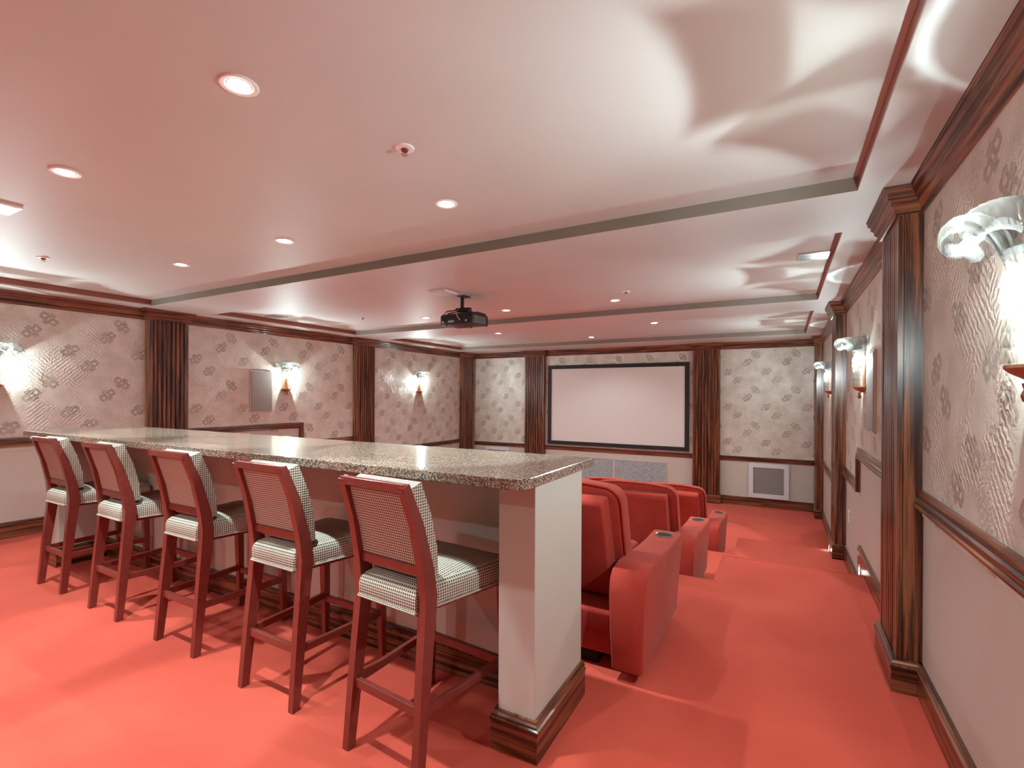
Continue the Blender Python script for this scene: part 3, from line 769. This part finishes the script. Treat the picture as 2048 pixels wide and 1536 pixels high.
for x, y, lab, mt in ((-2.965, 3.93, 'white square ceiling plate beside the projector mount', 'box_white'), (-3.762, 0.95, 'bright white square ceiling panel at the left edge of the picture', 'panel_lamp')):
    t = thing('ceiling_plate', lab, 'ceiling plate', (x, y, ZT), 0, 'square white ceiling plates')
    MB().box(-0.105, 0.105, -0.105, 0.105, -0.014, 0.0, 0.003).build('frame', 'white_metal', t)
    MB().box(-0.088, 0.088, -0.088, 0.088, -0.018, -0.012, 0.002).build('cover', mt, t)
for x, y, lab in ((0.19, 4.17, 'silver air vent in the ceiling tray near the right wall'), (-5.82, 4.12, 'dark air vent in the ceiling tray near the left wall')):
    t = thing('air_vent', lab, 'vent', (x, y, ZT), 0, 'ceiling air vents')
    mb = MB()
    for q in ((-0.10, 0.10, -0.10, -0.085), (-0.10, 0.10, 0.085, 0.10), (-0.10, -0.088, -0.085, 0.085), (0.088, 0.10, -0.085, 0.085)): mb.box(*q, -0.008, 0)
    mb.build('frame', 'silver', t)
    MB().box(-0.09, 0.09, -0.087, 0.087, -0.002, 0).build('duct', 'vent_grey', t)
    sm = None
    for k in range(7):
        if sm is None: o = MB().box(-0.088, 0.088, -0.009, 0.009, -0.007, -0.003).build('louver', 'silver', t); sm = o.data
        else: o = bpy.data.objects.new('louver', sm); COL.objects.link(o); o.parent = t
        o.location = (0, -0.072+k*0.024, 0)

# ---------------------------------------------------------------- projector
pj = thing('projector', 'black projector hanging from a short ceiling mount', 'projector', (-2.89, 4.20, ZT))
MB().box(-0.055, 0.035, -0.06, 0.06, -0.010, 0.0, 0.002).build('mount_plate', 'black_plastic', pj)
MB().tube([(-0.03, 0, -0.005), (-0.03, 0, -0.13)], 0.019, 14).build('mount_pole', 'black_plastic', pj, smooth=True)
MB().box(-0.085, 0.045, -0.05, 0.05, -0.165, -0.125, 0.008).build('mount_bracket', 'black_plastic', pj)
MB().lathe([(0.0, -0.02), (0.03, -0.02), (0.034, 0.0), (0.03, 0.02), (0.0, 0.02)], (0.05, 0.0, -0.145), 14).build('bracket_knob', 'dark_metal', pj, smooth=True)
for s in (-1, 1):
    MB().bar((s*0.05-0.02, -0.02, -0.155), (s*0.15, -0.09, -0.185), 0.022, 0.010, 0.002).build('mount_arm', 'dark_metal', pj)
body = MB().prism([(-0.15, -0.305), (-0.15, -0.225), (-0.125, -0.195), (-0.03, -0.178), (0.10, -0.180), (0.155, -0.205), (0.16, -0.305)], -0.198, 0.190, 0.008).build('body', 'black_plastic', pj, smooth=40)
MB().box(0.188, 0.1915, -0.115, 0.10, -0.285, -0.222).build('side_vent', 'vent_grey', body)
for k in range(9): MB().box(0.190, 0.1935, -0.112+k*0.0235, -0.104+k*0.0235, -0.282, -0.226).build('vent_slat', 'dark_metal', body)
MB().box(0.188, 0.1925, 0.108, 0.150, -0.285, -0.225).build('side_trim', 'dark_metal', body)
for x, wd, mt in ((-0.165, 0.030, 'silver'), (-0.12, 0.02, 'dark_metal'), (-0.06, 0.07, 'silver'), (0.03, 0.05, 'dark_metal'), (0.12, 0.022, 'silver')):
    MB().box(x-wd/2, x+wd/2, -0.1535, -0.149, -0.285, -0.268, 0.001).build('port', mt, body)
MB().tube([(-0.15, -0.154, -0.265), (-0.16, -0.19, -0.23), (-0.12, -0.14, -0.17), (-0.05, -0.06, -0.15)], 0.006, 8).build('cable', 'black_plastic', pj, smooth=True)
MB().tube([(0.05, -0.155, -0.27), (0.03, -0.18, -0.23), (-0.01, -0.14, -0.175), (-0.03, -0.05, -0.14)], 0.005, 8).build('cable', 'silver', pj, smooth=True)
o = MB().lathe([(0.0, 0.0), (0.045, 0.0), (0.045, 0.03), (0.038, 0.032), (0.030, 0.02), (0.0, 0.016)], (0, 0, 0), 20).build('lens', 'dark_metal', body, smooth=40)
o.location = (-0.08, 0.158, -0.25); o.rotation_euler = (-PI/2, 0, 0)
for sx, sy in ((-0.15, -0.11), (0.15, -0.11), (0.0, 0.12)):
    MB().lathe([(0.0, 0.0), (0.012, 0.0), (0.010, -0.010), (0.0, -0.010)], (sx, sy, -0.305), 10).build('foot', 'black_plastic', body)

# ================================================================ screen wall
sx0, sx1, sz0, sz1 = -4.385, -1.518, 0.335, 1.995; yw = YF-0.005
t = thing('projection_screen', 'blank white projection screen in a black velvet frame', 'screen', ((sx0+sx1)/2, yw, sz0))
hw = (sx1-sx0)/2; hh = sz1-sz0; fr = 0.075
MB().box(-hw+0.02, hw-0.02, -0.022, -0.006, 0.02, hh-0.02).build('screen_surface', 'screen_white', t)
for nm, q in (('frame_bar', (-hw, hw, 0.0, fr)), ('frame_bar', (-hw, hw, hh-fr, hh)), ('frame_bar', (-hw, -hw+fr, fr, hh-fr)), ('frame_bar', (hw-fr, hw, fr, hh-fr))):
    MB().box(q[0], q[1], -0.045, 0.0, q[2], q[3], 0.003).build(nm, 'screen_black', t)
for x0, x1, lab in ((-2.945, -1.92, 'grey textured acoustic panel under the screen, the right one'), (-3.97, -2.945, 'grey textured acoustic panel under the screen, the left one cut off by the bar')):
    t = thing('acoustic_panel', lab, 'acoustic panel', ((x0+x1)/2, YF, -0.42), 0, 'grey acoustic panels under the screen')
    w2 = (x1-x0)/2; h2 = 0.525
    MB().box(-w2+0.01, w2-0.01, -0.016, 0.0, 0.01, h2-0.01).build('cloth', 'acoustic_cloth', t)
    for q in ((-w2, w2, 0, 0.014), (-w2, w2, h2-0.014, h2), (-w2, -w2+0.014, 0.014, h2-0.014), (w2-0.014, w2, 0.014, h2-0.014)):
        MB().box(q[0], q[1], -0.020, 0, q[2], q[3]).build('frame_strip', 'wall_paint', t)
for x0, x1, lab in ((-0.522, 0.098, 'white framed speaker box in the wall below the right flowered panel'), (-5.96, -5.34, 'white framed speaker box behind the bar below the left flowered panel')):
    t = thing('wall_speaker_box', lab, 'speaker', ((x0+x1)/2, YF, -0.40), 0, 'white framed speaker boxes on the screen wall')
    w2 = (x1-x0)/2; h2 = 0.60; f2 = 0.075
    for q in ((-w2, w2, 0, f2), (-w2, w2, h2-f2, h2), (-w2, -w2+f2, f2, h2-f2), (w2-f2, w2, f2, h2-f2)):
        MB().box(q[0], q[1], -0.045, 0, q[2], q[3], 0.003).build('frame_board', 'box_white', t)
    MB().box(-w2+f2-0.005, w2-f2+0.005, -0.032, 0, f2-0.005, h2-f2+0.005).build('grille', 'grey_mesh', t)
for s, lab in (('L', 'flat taupe wall speaker beside the lit sconce on the left wall'), ('R', 'flat taupe wall speaker on the right wall behind the near pilaster')):
    t = thing('wall_speaker', lab, 'speaker', (XL+0.004 if s == 'L' else XR-0.004, 4.27, 1.11), PI/2 if s == 'L' else -PI/2, 'flat wall speakers')
    MB().box(-0.155, 0.155, -0.020, 0.0, 0.012, 0.563, 0.003).build('grille', 'speaker_cloth', t)
    for q in ((-0.17, 0.17, 0, 0.013), (-0.17, 0.17, 0.562, 0.575), (-0.17, -0.156, 0.013, 0.562), (0.156, 0.17, 0.013, 0.562)):
        MB().box(q[0], q[1], -0.016, 0, q[2], q[3]).build('frame_strip', 'wall_paint', t)
# outlet and step lights
t = thing('wall_outlet', 'small white wall outlet plate under the right chair rail', 'outlet', (XR, 5.62, 0.165), -PI/2)
MB().box(-0.037, 0.037, -0.008, 0.0, 0, 0.115, 0.003).build('cover_plate', 'white_metal', t)
for z in (0.026, 0.070): MB().box(-0.015, 0.015, -0.010, -0.007, z, z+0.022, 0.002).build('socket', 'box_white', t)
for x, y, z, lab in ((XR-0.018, 4.74, -0.06, 'glowing step light at the top step on the right'), (XR-PD-0.02, 6.20, -0.30, 'glowing step light at the lower step by the middle pilaster')):
    t = thing('step_light', lab, 'step light', (x, y, z), -PI/2, 'step lights')
    MB().box(-0.03, 0.03, -0.006, 0.0, -0.01, 0.085, 0.003).build('housing', 'white_metal', t)
    MB().box(-0.018, 0.018, -0.008, -0.005, 0.005, 0.065, 0.002).build('lens', 'step_lamp', t)
    light('step_glow', 'POINT', (x-0.04, y, z+0.03), STEP_W, (1, 0.93, 0.86), shadow_soft_size=0.02)
